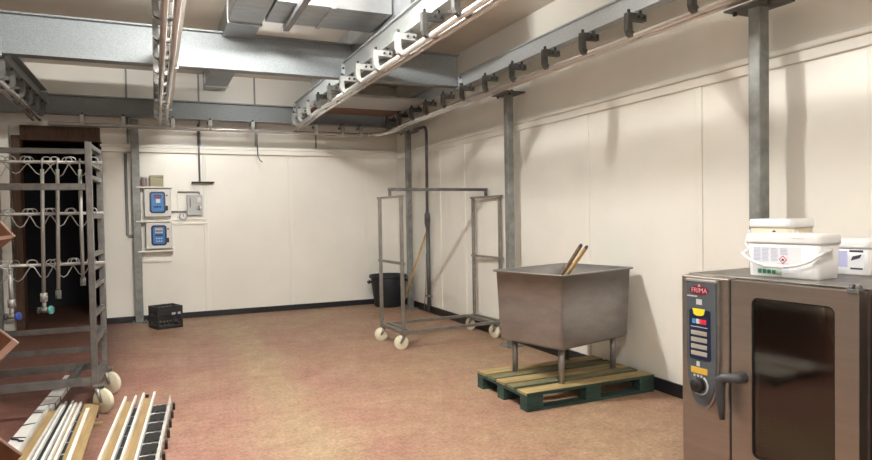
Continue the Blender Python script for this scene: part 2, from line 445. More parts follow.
# ------------------------------------------------------------------ cross beams and runway beams
def ibeam(w_, h, tf, tw):   # section in (u, v), v from 0 to h
    a, c = w_ / 2, tw / 2
    return [(-a, 0), (a, 0), (a, tf), (c, tf), (c, h - tf), (a, h - tf), (a, h), (-a, h), (-a, h - tf), (-c, h - tf), (-c, tf), (-a, tf)]
def cross_beam(label, y, z0, z1, x0, x1, w_=0.15):
    pr = [(y + u, z0 + v) for u, v in ibeam(w_, z1 - z0, 0.016, 0.02)]
    return single('cross_beam', MB().prism(pr, x0, x1, 'X'), 'galv', label, 'beam')
cross_beam('deep galvanised steel beam crossing the room nearer the camera', 7.18, 3.085, 3.485, XL, 3.50)
cross_beam('galvanised steel beam crossing along the top of the back wall', 9.96, 2.945, 3.21, XL, XW, 0.14)
def runway_beam(label, x, y0, y1, z0, z1, m='galvnew', plate=True):
    t = thing('runway_beam', label, 'beam', (x, (y0 + y1) / 2, z0))
    h = z1 - z0
    c = MB().prism([(x - z_, zz) for z_, zz in ((-0.05, z0), (0.05, z0), (0.05, z0 + 0.012), (-0.032, z0 + 0.012), (-0.032, z1 - 0.012), (0.05, z1 - 0.012), (0.05, z1), (-0.05, z1))], y0, y1, 'Y')
    # channel open towards +x would hide its web; web on the room side
    c = MB().prism([(x - 0.06, z0), (x + 0.05, z0), (x + 0.05, z0 + 0.012), (x - 0.022, z0 + 0.012), (x - 0.022, z1 - 0.012), (x + 0.05, z1 - 0.012), (x + 0.05, z1), (x - 0.06, z1), (x - 0.06, z1 - 0.012), (x - 0.032, z1 - 0.012), (x - 0.032, z0 + 0.012), (x - 0.06, z0 + 0.012)], y0, y1, 'Y')
    c.build('channel', m, t, world=True)
    if plate:
        MB().box(x - 0.075, x + 0.06, y1 - 0.012, y1, z0 - 0.02, z1 - 0.03, 0.002).build('end_plate', m, t, world=True)
        for zz in (z0 + 0.04, z0 + 0.12):
            MB().disc((x - 0.055, y1 - 0.022, zz), (0, 1, 0), 0.013, 0.02, 6).build('bolt', 'bolt', t, world=True)
    return t
runway_beam('galvanised runway beam above the right rail, on the camera side of the near cross beam', 3.55, 0.2, 7.10, 3.07, 3.235)
runway_beam('galvanised runway beam above the right rail, between the two cross beams', 3.55, 7.27, 9.88, 3.07, 3.235)
runway_beam('white galvanised runway beam above the middle rail, camera side of the near cross beam', 2.06, 0.2, 7.10, 3.07, 3.265)
runway_beam('white galvanised runway beam above the middle rail, between the two cross beams', 2.06, 7.27, 9.88, 3.07, 3.265)
runway_beam('runway beam above the rail left of centre, camera side of the near cross beam', 0.19, 1.2, 7.10, 3.07, 3.25, 'white')
runway_beam('runway beam above the rail left of centre, between the two cross beams', 0.19, 7.27, 9.88, 3.07, 3.25, 'white')
runway_beam('runway beam above the far left rail, camera side of the near cross beam', -1.345, 2.0, 7.10, 3.07, 3.25, 'galv')
runway_beam('runway beam above the far left rail, between the two cross beams', -1.345, 7.27, 9.88, 3.07, 3.25, 'galv')

# ------------------------------------------------------------------ overhead rails with C brackets
ZR = 2.84
def bracket_mb(x, y, z_top, side=-1, axis='Y'):
    """C bracket: plate beside the rail, arm up under the beam, foot under the bars"""
    # C-shaped plate cut in the plane across the rail
    h = z_top - 0.03
    c = [(-0.112, h), (-0.112, ZR + 0.065), (-0.098, ZR + 0.030), (-0.070, ZR + 0.014), (0.03, ZR + 0.014), (0.03, ZR + 0.044), (-0.045, ZR + 0.044),
         (-0.066, ZR + 0.065), (-0.070, h - 0.055), (0.072, h - 0.055), (0.072, h)]
    if side > 0: c = [(-u, v) for u, v in c]
    g = MB()
    if axis == 'Y': g.prism([(x + u, v) for u, v in c], y - 0.024, y + 0.024, 'Y')
    else: g.prism([(y + u, v) for u, v in c], x - 0.024, x + 0.024, 'X')
    return g
def bracket_bolts(x, y, z_top, side, axis):
    out = []
    h = z_top - 0.03
    for u in (-0.01, 0.045):
        p = (x - side * u, y - 0.03, h - 0.028) if axis == 'Y' else (x - 0.03, y - side * u, h - 0.028)
        out.append(MB().disc(p, (0, 1, 0) if axis == 'Y' else (1, 0, 0), 0.012, 0.014, 6))
    p = (x + side * 0.085, y, z_top - 0.016) if axis == 'Y' else (x, y + side * 0.085, z_top - 0.016)
    out.append(MB().disc(p, (0, 0, 1), 0.013, 0.032, 8))
    for u in (0.03,):
        p = (x + u, y, z_top - 0.015) if axis == 'Y' else (x, y + u, z_top - 0.015)
        out.append(MB().disc(p, (0, 0, 1), 0.012, 0.032, 8))
    return out
def rail(label, pts, brackets, side=-1, axis='Y', mb='bracket', light=(), z=2.84):
    global ZR
    ZR = z
    t = thing('overhead_rail', label, 'rail', (pts[0][0], pts[0][1], ZR))
    for k, off in enumerate((-0.038, 0.038)):
        q = []
        for i, p in enumerate(pts):
            a = Vector(pts[max(i - 1, 0)]); c = Vector(pts[min(i + 1, len(pts) - 1)])
            dd = (c - a).normalized(); nn = Vector((dd.y, -dd.x, 0))
            q.append((p[0] + nn.x * off, p[1] + nn.y * off, ZR + 0.028 + p[2]))
        MB().path(q, 0.025, 12).build('bar', 'bright', t, world=True)
    for k, (x, y, zt) in enumerate(brackets):
        br = bracket_mb(x, y, zt, side, axis).build('bracket', 'bracketlight' if k in light else mb, t, world=True)  # listed brackets take the lit copy of the steel
        for g in bracket_bolts(x, y, zt, side, axis): g.build('bolt', 'bolt', br, world=True)
    ZR = 2.84
    return t
ry = [9.55, 9.05, 8.5, 7.98, 7.4, 6.85, 6.27, 5.68, 5.08, 4.50, 3.92, 3.28, 2.6, 1.9]
rail('twin bar meat rail on C brackets along the right wall', [(3.49, 0.3, 0), (3.49, 8.9, 0), (3.49, 9.3, -0.02), (3.46, 9.55, -0.04), (3.36, 9.72, -0.055), (3.2, 9.8, -0.065)], [(3.49, y, 3.07) for y in ry])
my = [9.5, 9.1, 8.52, 7.95, 7.38, 6.82, 6.22, 5.65, 5.05, 4.48, 3.92, 3.3, 2.7]
rail('twin bar meat rail on C brackets under the white middle beam', [(2.0, 0.3, 0), (2.0, 8.3, 0), (2.0, 9.70, -0.04)], [(2.0, y, 3.07) for y in my], mb='bracket', light=(0, 1, 2, 5, 6, 7, 8))
cy_ = [9.5, 9.05, 8.6, 8.1, 7.6, 7.05, 6.5, 5.9, 5.3, 4.7, 4.1]
rail('twin bar meat rail seen from below, left of the middle rail', [(0.12, 1.2, 0), (0.12, 8.3, 0), (0.12, 9.70, -0.04)], [(0.12, y, 3.07) for y in cy_], light=(0, 1, 2, 5, 6))
ly_ = [9.6, 9.2, 8.75, 8.25, 7.72, 7.25, 6.75, 6.2]
rail('twin bar meat rail at the far left over the steel rack', [(-1.40, 2.0, 0), (-1.40, 8.3, 0), (-1.40, 9.70, -0.04)], [(-1.40, y, 3.07) for y in ly_], side=1)
bx_ = [-0.88, -0.38, 0.25, 0.75, 1.35, 2.3, 2.72, 3.02]
rail('straight meat rail along the back wall under the far beam', [(-1.28, 9.80, 0), (3.15, 9.80, 0)], [(x, 9.80, 2.945) for x in bx_], side=-1, axis='X', mb='bracketlight', z=2.765)

# ------------------------------------------------------------------ ducts, boards and conduit under the ceiling
def duct(label, x0, x1, y0, y1, z0, z1, seams, axis):
    t = thing('air_duct', label, 'duct', ((x0 + x1) / 2, (y0 + y1) / 2, z0))
    MB().box(x0, x1, y0, y1, z0, z1, 0.004).build('casing', 'duct', t, world=True)
    for s_ in seams:
        g = MB()
        if axis == 'Y': g.box(x0 - 0.012, x1 + 0.012, s_ - 0.02, s_ + 0.02, z0 - 0.012, z1, 0.003)
        else: g.box(s_ - 0.02, s_ + 0.02, y0 - 0.012, y1 + 0.012, z0 - 0.012, z1, 0.003)
        g.build('flange', 'duct', t, world=True)
    return t
duct('bright sheet steel duct running back along the ceiling left of the middle rail', 0.70, 1.02, 5.3, YB, 3.44, ZC, (5.6, 6.6, 9.9), 'Y')
duct('wide sheet steel duct crossing the ceiling beside the middle rail', 1.03, 2.12, 5.75, 6.40, 3.42, ZC, (1.55,), 'X')
duct('pale sheet steel duct running back above the middle rail', 2.13, 2.55, 5.3, 9.3, 3.35, ZC, (8.4,), 'Y')
t = thing('ceiling_conduit', 'grey conduit tube with open white end hanging below the ceiling duct', 'conduit', (1.24, 6.0, 3.4))
MB().box(1.21, 1.27, 4.6, 6.48, 3.36, 3.415, 0.004).build('tube', 'conduit', t, world=True)
MB().box(1.205, 1.275, 6.44, 6.50, 3.355, 3.42, 0.004).build('end_cap', 'white', t, world=True)
single('timber_board', MB().box(2.115, 3.495, 9.12, 9.42, 3.084, 3.114, 0.006).box(2.115, 3.495, 9.40, 9.66, 3.084, 3.105, 0.005), 'oldwood', 'weathered reddish timber board lying between the runway beams by the right corner', 'board')
single('grey_panel', MB().box(2.115, 3.495, 8.2, 9.08, 3.084, 3.12, 0.006), 'midgrey', 'flat grey panel lying between the runway beams before the reddish timber board', 'panel')

# ------------------------------------------------------------------ things on the back wall
def control_box(label, x0, x1, z0, z1, kind):
    y1 = YB; y0 = YB - 0.16
    t = thing('control_box', label, 'control box', ((x0 + x1) / 2, y1, z0))
    MB().box(x0, x1, y0 + 0.02, y1, z0, z1, 0.01).build('body', 'boxgrey', t, world=True)
    d = MB().box(x0 + 0.004, x1 - 0.004, y0, y0 + 0.019, z0 + 0.004, z1 - 0.004, 0.008).build('door', 'boxgrey', t, world=True)
    sx0, sx1, sz0, sz1 = x0 + 0.072, x1 - 0.075, z0 + 0.05, z1 - 0.045
    f = MB().ringprism(rrect(sx0, sx1, sz0, sz1, 0.04), rrect(sx0 + 0.025, sx1 - 0.025, sz0 + 0.025, sz1 - 0.025, 0.02), y0 - 0.012, y0, 'Y').build('display_frame', 'navy', t, world=True)
    MB().prism(rrect(sx0 + 0.02, sx1 - 0.02, sz0 + 0.02, sz1 - 0.02, 0.02), y0 - 0.006, y0 - 0.0005, 'Y').build('display', 'screenblue', t, world=True)
    cx = (sx0 + sx1) / 2; zz = (sz0 + sz1) / 2; yy = y0 - 0.0085
    hgt = sz1 - sz0
    if kind == 0:
        MB().box(cx - 0.05, cx + 0.05, yy, y0 - 0.004, sz1 - 0.095, sz1 - 0.05).build('brand_band', 'navy', t, world=True)
        MB().box(cx - 0.04, cx + 0.04, yy - 0.001, y0 - 0.004, sz1 - 0.075, sz1 - 0.065).build('red_line', 'red', t, world=True)
        MB().box(cx - 0.02, cx + 0.035, yy, y0 - 0.004, zz - 0.005, zz + 0.05, 0.002).build('white_readout', 'paper', t, world=True)
        for k in (-1, 0, 1):
            MB().disc((cx + k * 0.035, y0 - 0.008, sz0 + 0.095), (0, 1, 0), 0.012, 0.008, 12).build('key', 'navy', t, world=True)
    else:
        MB().box(cx - 0.05, cx + 0.05, yy, y0 - 0.004, zz + 0.03, sz1 - 0.04).build('grey_readout', 'midgrey', t, world=True)
        MB().box(cx - 0.045, cx + 0.045, yy - 0.001, y0 - 0.004, zz + 0.055, zz + 0.07).build('readout_line', 'printdark', t, world=True)
        MB().box(cx - 0.05, cx + 0.05, yy, y0 - 0.004, zz - 0.01, zz + 0.012).build('dark_band', 'navy', t, world=True)
        for r_ in range(2):
            for k in (-1, 0, 1):
                MB().disc((cx + k * 0.032, y0 - 0.008, zz - 0.045 - r_ * 0.04), (0, 1, 0), 0.011, 0.006, 10).build('key', 'lightgrey', t, world=True)
    MB().disc((x1 - 0.055, y0 - 0.006, z1 - 0.10), (0, 1, 0), 0.012, 0.014, 12).build('lock', 'bolt', t, world=True)
    MB().box(x1 - 0.075, x1 - 0.045, y0 - 0.02, y0, z0 + 0.09, z0 + 0.16, 0.005).build('latch', 'black', t, world=True)
    return t
control_box('upper pale control box with blue display on the back wall', -0.155, 0.205, 1.53, 1.94, 0)
control_box('lower pale control box with blue and grey display on the back wall', -0.145, 0.210, 1.062, 1.452, 1)
def shelf(label, z, x0=-0.26, x1=0.225):
    t = thing('wall_shelf', label, 'shelf', ((x0 + x1) / 2, YB, z - 0.09))
    MB().box(x0, x1, YB - 0.19, YB, z - 0.022, z, 0.004).build('board', 'strip', t, world=True)
    for x in (x0 + 0.07, x1 - 0.03):
        MB().prism([(YB, z - 0.022), (YB - 0.12, z - 0.022), (YB, z - 0.085)], x - 0.008, x + 0.008, 'X').build('bracket', 'strip', t, world=True)
    return t
shelf('narrow cream shelf above the upper control box', 1.968)
shelf('narrow cream shelf between the two control boxes', 1.476, -0.27, 0.19)
shelf('narrow cream shelf under the lower control box', 1.042, -0.25, 0.23)
single('cable_trunking', MB().box(-0.20, 0.20, YB - 0.045, YB, 0.865, 0.90, 0.004), 'strip', 'short cream trunking bar on the wall below the control box shelf', 'trunking')
t = thing('jar', 'small brown jar with grey lid on the control box shelf', 'jar', (-0.15, YB - 0.1, 1.968))
MB().lathe([(0, 0), (0.038, 0), (0.042, 0.01), (0.042, 0.10), (0.034, 0.115), (0, 0.115)], n=16).build('body', 'jarbrown', t)
MB().lathe([(0, 0.115), (0.038, 0.115), (0.038, 0.14), (0, 0.14)], n=16).build('lid', 'midgrey', t)
t = thing('junction_box', 'khaki box lying on the control box shelf beside the jar', 'box', (0.02, YB - 0.09, 1.968))
MB().box(-0.09, 0.09, -0.07, 0.07, 0, 0.13, 0.008).build('body', 'tin', t)
MB().box(-0.094, 0.094, -0.074, 0.074, 0.13, 0.165, 0.008).build('lid', 'tin', t)
t = thing('isolator_box', 'grey switch box with dial right of the control boxes', 'switch box', (0.54, YB, 1.53))
MB().box(0.425, 0.645, YB - 0.09, YB, 1.545, 1.85, 0.006).build('body', 'midgrey', t, world=True)
MB().box(0.565, 0.615, YB - 0.104, YB - 0.09, 1.735, 1.81, 0.004).build('meter', 'boxgrey', t, world=True)
MB().disc((0.59, YB - 0.10, 1.655), (0, 1, 0), 0.036, 0.03, 18).build('dial', 'boxgrey', t, world=True)
MB().box(0.582, 0.598, YB - 0.122, YB - 0.113, 1.62, 1.69, 0.002).build('pointer', 'printdark', t, world=True)
MB().box(0.465, 0.475, YB - 0.094, YB - 0.09, 1.66, 1.80).build('label_strip', 'printdark', t, world=True)
t = thing('gauge', 'small round white gauge below left of the grey switch box', 'gauge', (0.37, YB, 1.49))
MB().disc((0.37, YB - 0.035, 1.53), (0, 1, 0), 0.055, 0.05, 24).build('case', 'midgrey', t, world=True)
MB().disc((0.37, YB - 0.064, 1.53), (0, 1, 0), 0.047, 0.008, 24).build('face', 'paper', t, world=True)
MB().box(0.366, 0.374, YB - 0.071, YB - 0.068, 1.525, 1.565).build('needle', 'printdark', t, world=True)
single('wall_pipe', MB().path([(0.30, YB - 0.03, 1.893), (0.60, YB - 0.03, 1.893), (0.61, YB - 0.03, 1.86)], 0.012), 'conduit', 'short grey pipe above the grey switch box', 'pipe')
single('wall_pipe', MB().tube((0.205, YB - 0.035, 1.60), (0.425, YB - 0.035, 1.60), 0.013), 'conduit', 'short grey pipe joining upper control box to the switch box', 'pipe')
single('wall_conduit', MB().path([(0.61, YB - 0.03, 2.92), (0.61, YB - 0.03, 2.62), (0.61, YB - 0.10, 2.60), (0.61, YB - 0.10, 2.44), (0.615, YB - 0.03, 2.40), (0.615, YB - 0.03, 2.055)], 0.014), 'conduit', 'thin grey conduit running down the back wall to the black plate', 'conduit')
single('wall_plate', MB().box(0.50, 0.815, YB - 0.14, YB, 2.025, 2.045, 0.004), 'black', 'thin black shelf plate on the back wall above the switch box', 'plate')
single('wall_trunking', MB().box(0.235, 0.72, YB - 0.03, YB, 1.405, 1.435, 0.004).box(0.235, 0.72, YB - 0.03, YB, 1.475, 1.49, 0.003).box(0.29, 0.31, YB - 0.02, YB, 1.49, 1.87, 0.003).box(0.70, 0.72, YB - 0.03, YB, 1.30, 1.405, 0.003), 'strip', 'white plastic cable trunking below the grey switch box', 'trunking')
single('wall_conduit', MB().path([(-0.385, YB - 0.03, 2.46), (-0.385, YB - 0.03, 1.28), (-0.36, YB - 0.03, 1.25), (-0.30, YB - 0.03, 1.25)], 0.02), 'conduit', 'grey conduit on the back wall left of the steel post', 'conduit')
single('hanging_cord', MB().path([(1.42, 9.8, 2.76), (1.42, 9.82, 2.62), (1.425, 9.8, 2.42), (1.45, 9.8, 2.36), (1.49, 9.8, 2.33)], 0.009, 6), 'pipegrey', 'short dark cord hanging from the back rail', 'cord')

# black crate on the floor
t = thing('plastic_crate', 'black plastic crate on the floor by the back wall', 'crate', (0.085, 9.50, 0), math.radians(20))
a, c, h = 0.17, 0.17, 0.30
g = MB()
g.box(-a, a, -c, c, 0, 0.02)
for z0, z1 in ((0.0, 0.045), (0.265, 0.30)):
    g.box(-a, a, -c, -c + 0.015, z0, z1, 0.003); g.box(-a, a, c - 0.015, c, z0, z1, 0.003)
    g.box(-a, -a + 0.015, -c, c, z0, z1, 0.003); g.box(a - 0.015, a, -c, c, z0, z1, 0.003)
for sx in (-1, 1):
    for sy in (-1, 1): g.box(sx * a - 0.02 * (sx > 0) - 0.0, sx * a + 0.02 * (sx < 0), sy * c - 0.02 * (sy > 0), sy * c + 0.02 * (sy < 0), 0, h)
g.build('frame', 'crate', t)
for k in range(4):
    q = MB()
    def slat(u0, u1, z0, z1):
        if k == 0: q.box(u0, u1, -c + 0.003, -c + 0.012, z0, z1)
        elif k == 1: q.box(u0, u1, c - 0.012, c - 0.003, z0, z1)
        elif k == 2: q.box(-a + 0.003, -a + 0.012, u0, u1, z0, z1)
        else: q.box(a - 0.012, a - 0.003, u0, u1, z0, z1)
    for z in (0.09, 0.12, 0.15): slat(-0.15, 0.15, z - 0.006, z + 0.006)
    slat(-0.16, 0.16, 0.19, 0.262)
    for u in (-0.15, -0.10, -0.05, 0.0, 0.05, 0.10, 0.15): slat(u - 0.005, u + 0.005, 0.03, 0.27)
    q.build('side_grid', 'crate', t)
MB().box(0.02, 0.07, -c - 0.001, -c + 0.004, 0.185, 0.215).build('printed_mark', 'midgrey', t)
MB().box(0.10, 0.14, -c - 0.001, -c + 0.004, 0.185, 0.215).build('printed_mark', 'midgrey', t)

# ------------------------------------------------------------------ far right corner: bin, broom, pipe
t = thing('rubber_bin', 'round black rubber bin on the floor in the far right corner', 'bin', (3.465, 9.83, 0))
MB().lathe([(0, 0.0), (0.21, 0.0), (0.225, 0.02), (0.275, 0.42), (0.285, 0.50), (0.275, 0.505), (0.262, 0.49), (0.21, 0.03), (0, 0.025)], n=36).build('body', 'bin', t, smooth=False)
MB().lathe([(0.281, 0.47), (0.305, 0.475), (0.31, 0.50), (0.30, 0.52), (0.27, 0.515), (0.27, 0.49)], n=36).build('rim', 'bin', t)
for s_ in (-1, 1):
    MB().path([(s_ * 0.285, -0.06, 0.43), (s_ * 0.33, -0.05, 0.41), (s_ * 0.335, 0, 0.40), (s_ * 0.33, 0.05, 0.41), (s_ * 0.285, 0.06, 0.43)], 0.016, 8).build('handle', 'bin', t)
t = thing('broom', 'yellow wooden stick leaning on the right wall beside the dark pipe', 'stick', (3.50, 9.33, 0))
MB().path([(3.50, 9.33, 0.005), (3.782, 8.935, 1.21)], 0.014, 8).build('shaft', 'yellowwood', t, world=True)
t = thing('standpipe', 'dark grey pipe running up the right wall beside the corner post', 'pipe', (3.765, 8.80, 0.0))
MB().path([(3.755, 8.79, 0.03), (3.755, 8.80, 1.35)], 0.030, 12).build('lower_pipe', 'pipegrey', t, world=True)
MB().path([(3.715, 8.72, 1.42), (3.70, 8.66, 2.72), (3.70, 8.69, 2.79), (3.70, 8.77, 2.81), (3.70, 9.15, 2.81)], 0.022, 10).build('upper_pipe', 'pipegrey', t, world=True)
MB().path([(3.755, 8.80, 1.30), (3.745, 8.79, 1.36), (3.73, 8.75, 1.42), (3.715, 8.72, 1.50), (3.714, 8.715, 1.54)], [0.034, 0.042, 0.045, 0.04, 0.024], 12).build('valve', 'bracket', t, world=True)
MB().box(3.715, 3.795, 8.75, 8.84, 0.25, 0.28, 0.004).build('clip', 'galvdark', t, world=True)
single('wall_cable', MB().path([(3.785, 8.95, 0.9), (3.785, 8.97, 0.5), (3.785, 9.01, 0.25), (3.77, 9.03, 0.02)], 0.006, 6), 'conduit', 'thin grey cable hanging down the wall behind the leaning stick', 'cable')

# ------------------------------------------------------------------ steel frame trolley
def caster(parent, x, y, ang, top, r=0.08, world_axis=True):
    """swivel wheel whose top plate sits under the frame at (x, y, top)"""
    ca, sa = math.cos(ang), math.sin(ang)
    cx, cy = x + ca * 0.035, y + sa * 0.035
    k = MB().box(x - 0.04, x + 0.04, y - 0.04, y + 0.04, top - 0.012, top)
    k.tube((x, y, top - 0.03), (x, y, top - 0.012), 0.022, 12)
    for s_ in (-1, 1):
        ox, oy = -sa * 0.026 * s_, ca * 0.026 * s_
        k.path([(x + ox, y + oy, top - 0.03), (cx + ox, cy + oy, r)], [0.022, 0.012], 6)
    k.tube((cx - sa * 0.034, cy + ca * 0.034, r), (cx + sa * 0.034, cy - ca * 0.034, r), 0.009, 8)
    k.tube((x - sa * 0.03, y + ca * 0.03, top - 0.034), (x + sa * 0.03, y - ca * 0.03, top - 0.034), 0.014, 8)
    c_ = k.build('caster', 'stain', parent)
    MB().disc((cx, cy, r), (-sa, ca, 0), r, 0.036, 28).build('wheel', 'nylon', c_)
    return c_
t = thing('frame_trolley', 'stainless steel frame trolley on cream wheels beside the right wall', 'trolley', (3.065, 6.87, 0), 0.06)
TX0, TX1, TY0, TY1 = -0.615, 0.672, -0.31, 0.31
s_ = 0.018
for x in (TX0, TX1):
    for y in (TY0, TY1):
        MB().box(x - s_, x + s_, y - s_, y + s_, 0.20, 1.69, 0.004).build('upright', 'stain', t)
    MB().box(x - s_, x + s_, TY0 - s_ - 0.03, TY1 + s_ + 0.03, 1.69, 1.715, 0.004).build('top_crossbar', 'stain', t)
    MB().box(x - 0.014, x + 0.014, TY0 - s_ - 0.03, TY1 + s_ + 0.03, 0.945, 0.975, 0.003).build('middle_crossbar', 'stain', t)
    MB().box(x - 0.02, x + 0.02, TY0 - 0.02, TY1 + 0.02, 0.175, 0.215, 0.004).box(x + 0.10 * (1 if x < 0 else -1) - 0.02, x + 0.10 * (1 if x < 0 else -1) + 0.02, TY0, TY1, 0.178, 0.212, 0.004).build('end_base', 'stain', t)
    MB().box(x - 0.012, x + 0.012, -0.02, 0.02, 1.715, 1.775, 0.003).build('stub', 'bracket', t)
for y in (TY0, TY1):
    MB().box(TX0 + 0.02, TX1 - 0.02, y - 0.018, y + 0.018, 0.178, 0.212, 0.004).build('base_rail', 'stain', t)
MB().box(TX0 - 0.02, TX1 + 0.02, -0.02, 0.02, 1.775, 1.81, 0.004).build('hanging_bar', 'bracket', t)
for x, y, a in ((TX0 + 0.02, TY0 + 0.02, 2.6), (TX0 + 0.02, TY1 - 0.02, 2.7), (TX1 - 0.05, TY0 + 0.02, 1.9), (TX1 - 0.05, TY1 - 0.02, 1.8)):
    caster(t, x, y, a, 0.176)

# ------------------------------------------------------------------ pallet with steel tub
t = thing('wooden_pallet', 'green stained wooden pallet with worn brown deck on the floor under the steel tub', 'pallet', (3.122, 4.435, 0))
PX, PY = 0.615, 0.40
for k, (y0, y1) in enumerate(((-0.40, -0.255), (-0.205, -0.105), (-0.07, 0.07), (0.105, 0.205), (0.255, 0.40))):
    MB().box(-PX, PX, y0, y1, 0.122, 0.144, 0.003).build('deck_board', ('palletwood', 'palletmix', 'palletwood', 'palletmix', 'palletwood')[k], t)
for x in (-PX + 0.0725, 0, PX - 0.0725):
    MB().box(x - 0.0725, x + 0.0725, -PY, PY, 0.100, 0.122, 0.002).build('cross_board', 'palletgreen', t)
    for y in (-PY + 0.05, 0, PY - 0.05):
        MB().box(x - 0.0725, x + 0.0725, y - 0.05, y + 0.05, 0.022, 0.100, 0.003).build('block', 'palletgreen', t)
for y in (-PY + 0.05, 0, PY - 0.05):
    MB().box(-PX, PX, y - 0.05, y + 0.05, 0, 0.022, 0.002).build('runner', 'palletgreen', t)
MB().box(-PX, PX, -0.402, -0.3995, 0.1225, 0.143).build('deck_edge_paint', 'palletgreen', t)

th = 0.273
t = thing('steel_tub', 'large stainless steel tub on four legs standing on the pallet', 'tub', (3.162, 4.482, 0.144), th)
Z0 = -0.144
def loft(loops):
    b_ = MB(); rows = [[b_.bm.verts.new((x, y, z)) for x, y in lp] for lp, z in loops]
    k = len(rows[0])
    for A, B in zip(rows, rows[1:]):
        for i in range(k):
            f = b_.bm.faces.new((A[i], A[(i + 1) % k], B[(i + 1) % k], B[i])); f.smooth = True
    return b_, rows
def tl(a, c, r): return rrect(-a, a, -c, c, r, 5)
zt, zb = 1.021 + Z0, 0.425 + Z0
A, B = 0.461, 0.356
loops = [(tl(A - 0.055, B - 0.055, 0.02), zb), (tl(A - 0.03, B - 0.03, 0.025), zb + 0.005), (tl(A - 0.02, B - 0.02, 0.028), zb + 0.024), (tl(A - 0.009, B - 0.009, 0.026), zb + 0.30), (tl(A, B, 0.024), zt - 0.014),
         (tl(A + 0.018, B + 0.018, 0.022), zt - 0.016), (tl(A + 0.023, B + 0.023, 0.024), zt - 0.006), (tl(A + 0.016, B + 0.016, 0.022), zt), (tl(A - 0.004, B - 0.004, 0.022), zt - 0.002),
         (tl(A - 0.013, B - 0.013, 0.024), zb + 0.30), (tl(A - 0.026, B - 0.026, 0.026), zb + 0.05), (tl(A - 0.06, B - 0.06, 0.02), zb + 0.018)]
b_, rows = loft(loops)
b_.bm.faces.new(rows[0][::-1]); b_.bm.faces.new(rows[-1])
b_.build('basin', 'tub', t)
for sx in (-1, 1):
    for sy in (-1, 1):
        MB().tube((sx * 0.342, sy * 0.25, 0.006), (sx * 0.342, sy * 0.25, zb + 0.012), 0.025, 14).disc((sx * 0.342, sy * 0.25, 0.006), (0, 0, 1), 0.026, 0.012, 14).build('leg', 'tub', t)
MB().tube((0.0, 0, zb + 0.01), (0.0, 0, zb - 0.06), 0.04, 14).build('drain', 'bracket', t)
# two wooden handles standing in the tub, leaning on its near corner
TM = Matrix.Translation((3.162, 4.482, 0.144)) @ Matrix.Rotation(th, 4, 'Z')
def stick(label, p0, p1, m):
    a_, c_ = TM @ Vector(p0), TM @ Vector(p1)
    t_ = thing('wooden_stick', label, 'stick', a_)
    MB().path([a_, c_], 0.0135, 10).build('shaft', m, t_, world=True)
    e = a_ + (c_ - a_) * 1.012
    MB().path([c_, e], [0.0135, 0.010], 10).build('dark_tip', 'handle', t_, world=True)
stick('darker wooden stick leaning out of the steel tub, left of the pair', (0.0, 0.315, 0.437), (-0.597, -0.645, 1.112), 'handlewood')
stick('paler wooden stick leaning out of the steel tub, right of the pair', (0.055, 0.312, 0.44), (-0.50, -0.62, 1.096), 'yellowwood')

# ------------------------------------------------------------------ oven
OU = Vector((0.058, -0.851)).normalized()
t = thing('combi_oven', 'stainless steel combi oven with glass door and grey control panel', 'oven', (2.392, 2.386, 0), math.atan2(OU.y, OU.x))
W, D, H, G = 0.845, 0.76, 1.178, 0.276
oven = t
b = MB()
b.box(0, G - 0.006, 0, D, 0.14, H, 0.006)                              # control column
b.box(G - 0.006, W, 0.06, D, H - 0.05, H, 0.004)                        # roof
b.box(G - 0.006, W, 0.06, D, 0.14, 0.20)                                # sump
b.box(W - 0.05, W, 0.06, D, 0.14, H - 0.01)
b.box(G - 0.006, W, D - 0.04, D, 0.14, H - 0.01)
b.build('body', 'oven', t)
MB().box(-0.004, W + 0.004, 0.055, D, H, H + 0.006, 0.002).build('top_sheet', 'oventop', t)
MB().box(G + 0.03, W - 0.05, 0.10, D - 0.05, 0.22, 0.23).box(G + 0.03, W - 0.05, D - 0.055, D - 0.045, 0.2, H - 0.06).box(G - 0.004, G + 0.01, 0.08, D - 0.05, 0.2, H - 0.06).box(W - 0.06, W - 0.05, 0.08, D - 0.05, 0.2, H - 0.06).box(G, W - 0.05, 0.08, D - 0.05, H - 0.06, H - 0.052).build('cavity_lining', 'ovendark', t)
for x in (G + 0.06, W - 0.10):
    g = MB()
    for y in (0.16, 0.55): g.box(x - 0.006, x + 0.006, y - 0.006, y + 0.006, 0.22, H - 0.08)
    for z in [0.30 + 0.085 * i for i in range(10)]: g.box(x - 0.018, x + 0.018, 0.14, 0.58, z, z + 0.006)
    g.build('tray_rack', 'stain', t)
    for yy in (0.095, 0.15):
        g = MB().box(x - 0.001, x + 0.001, yy + 0.003, yy + 0.006, 0.25, 1.12)
        for z in [0.27 + 0.045 * i for i in range(19)]: g.box(x - 0.004, x + 0.004, yy, yy + 0.008, z, z + 0.03)
        g.build('slotted_rod', 'stainbright', t)
MB().box(G + 0.06, W - 0.10, 0.15, 0.57, 0.905, 0.915).build('oven_tray', 'stain', t)
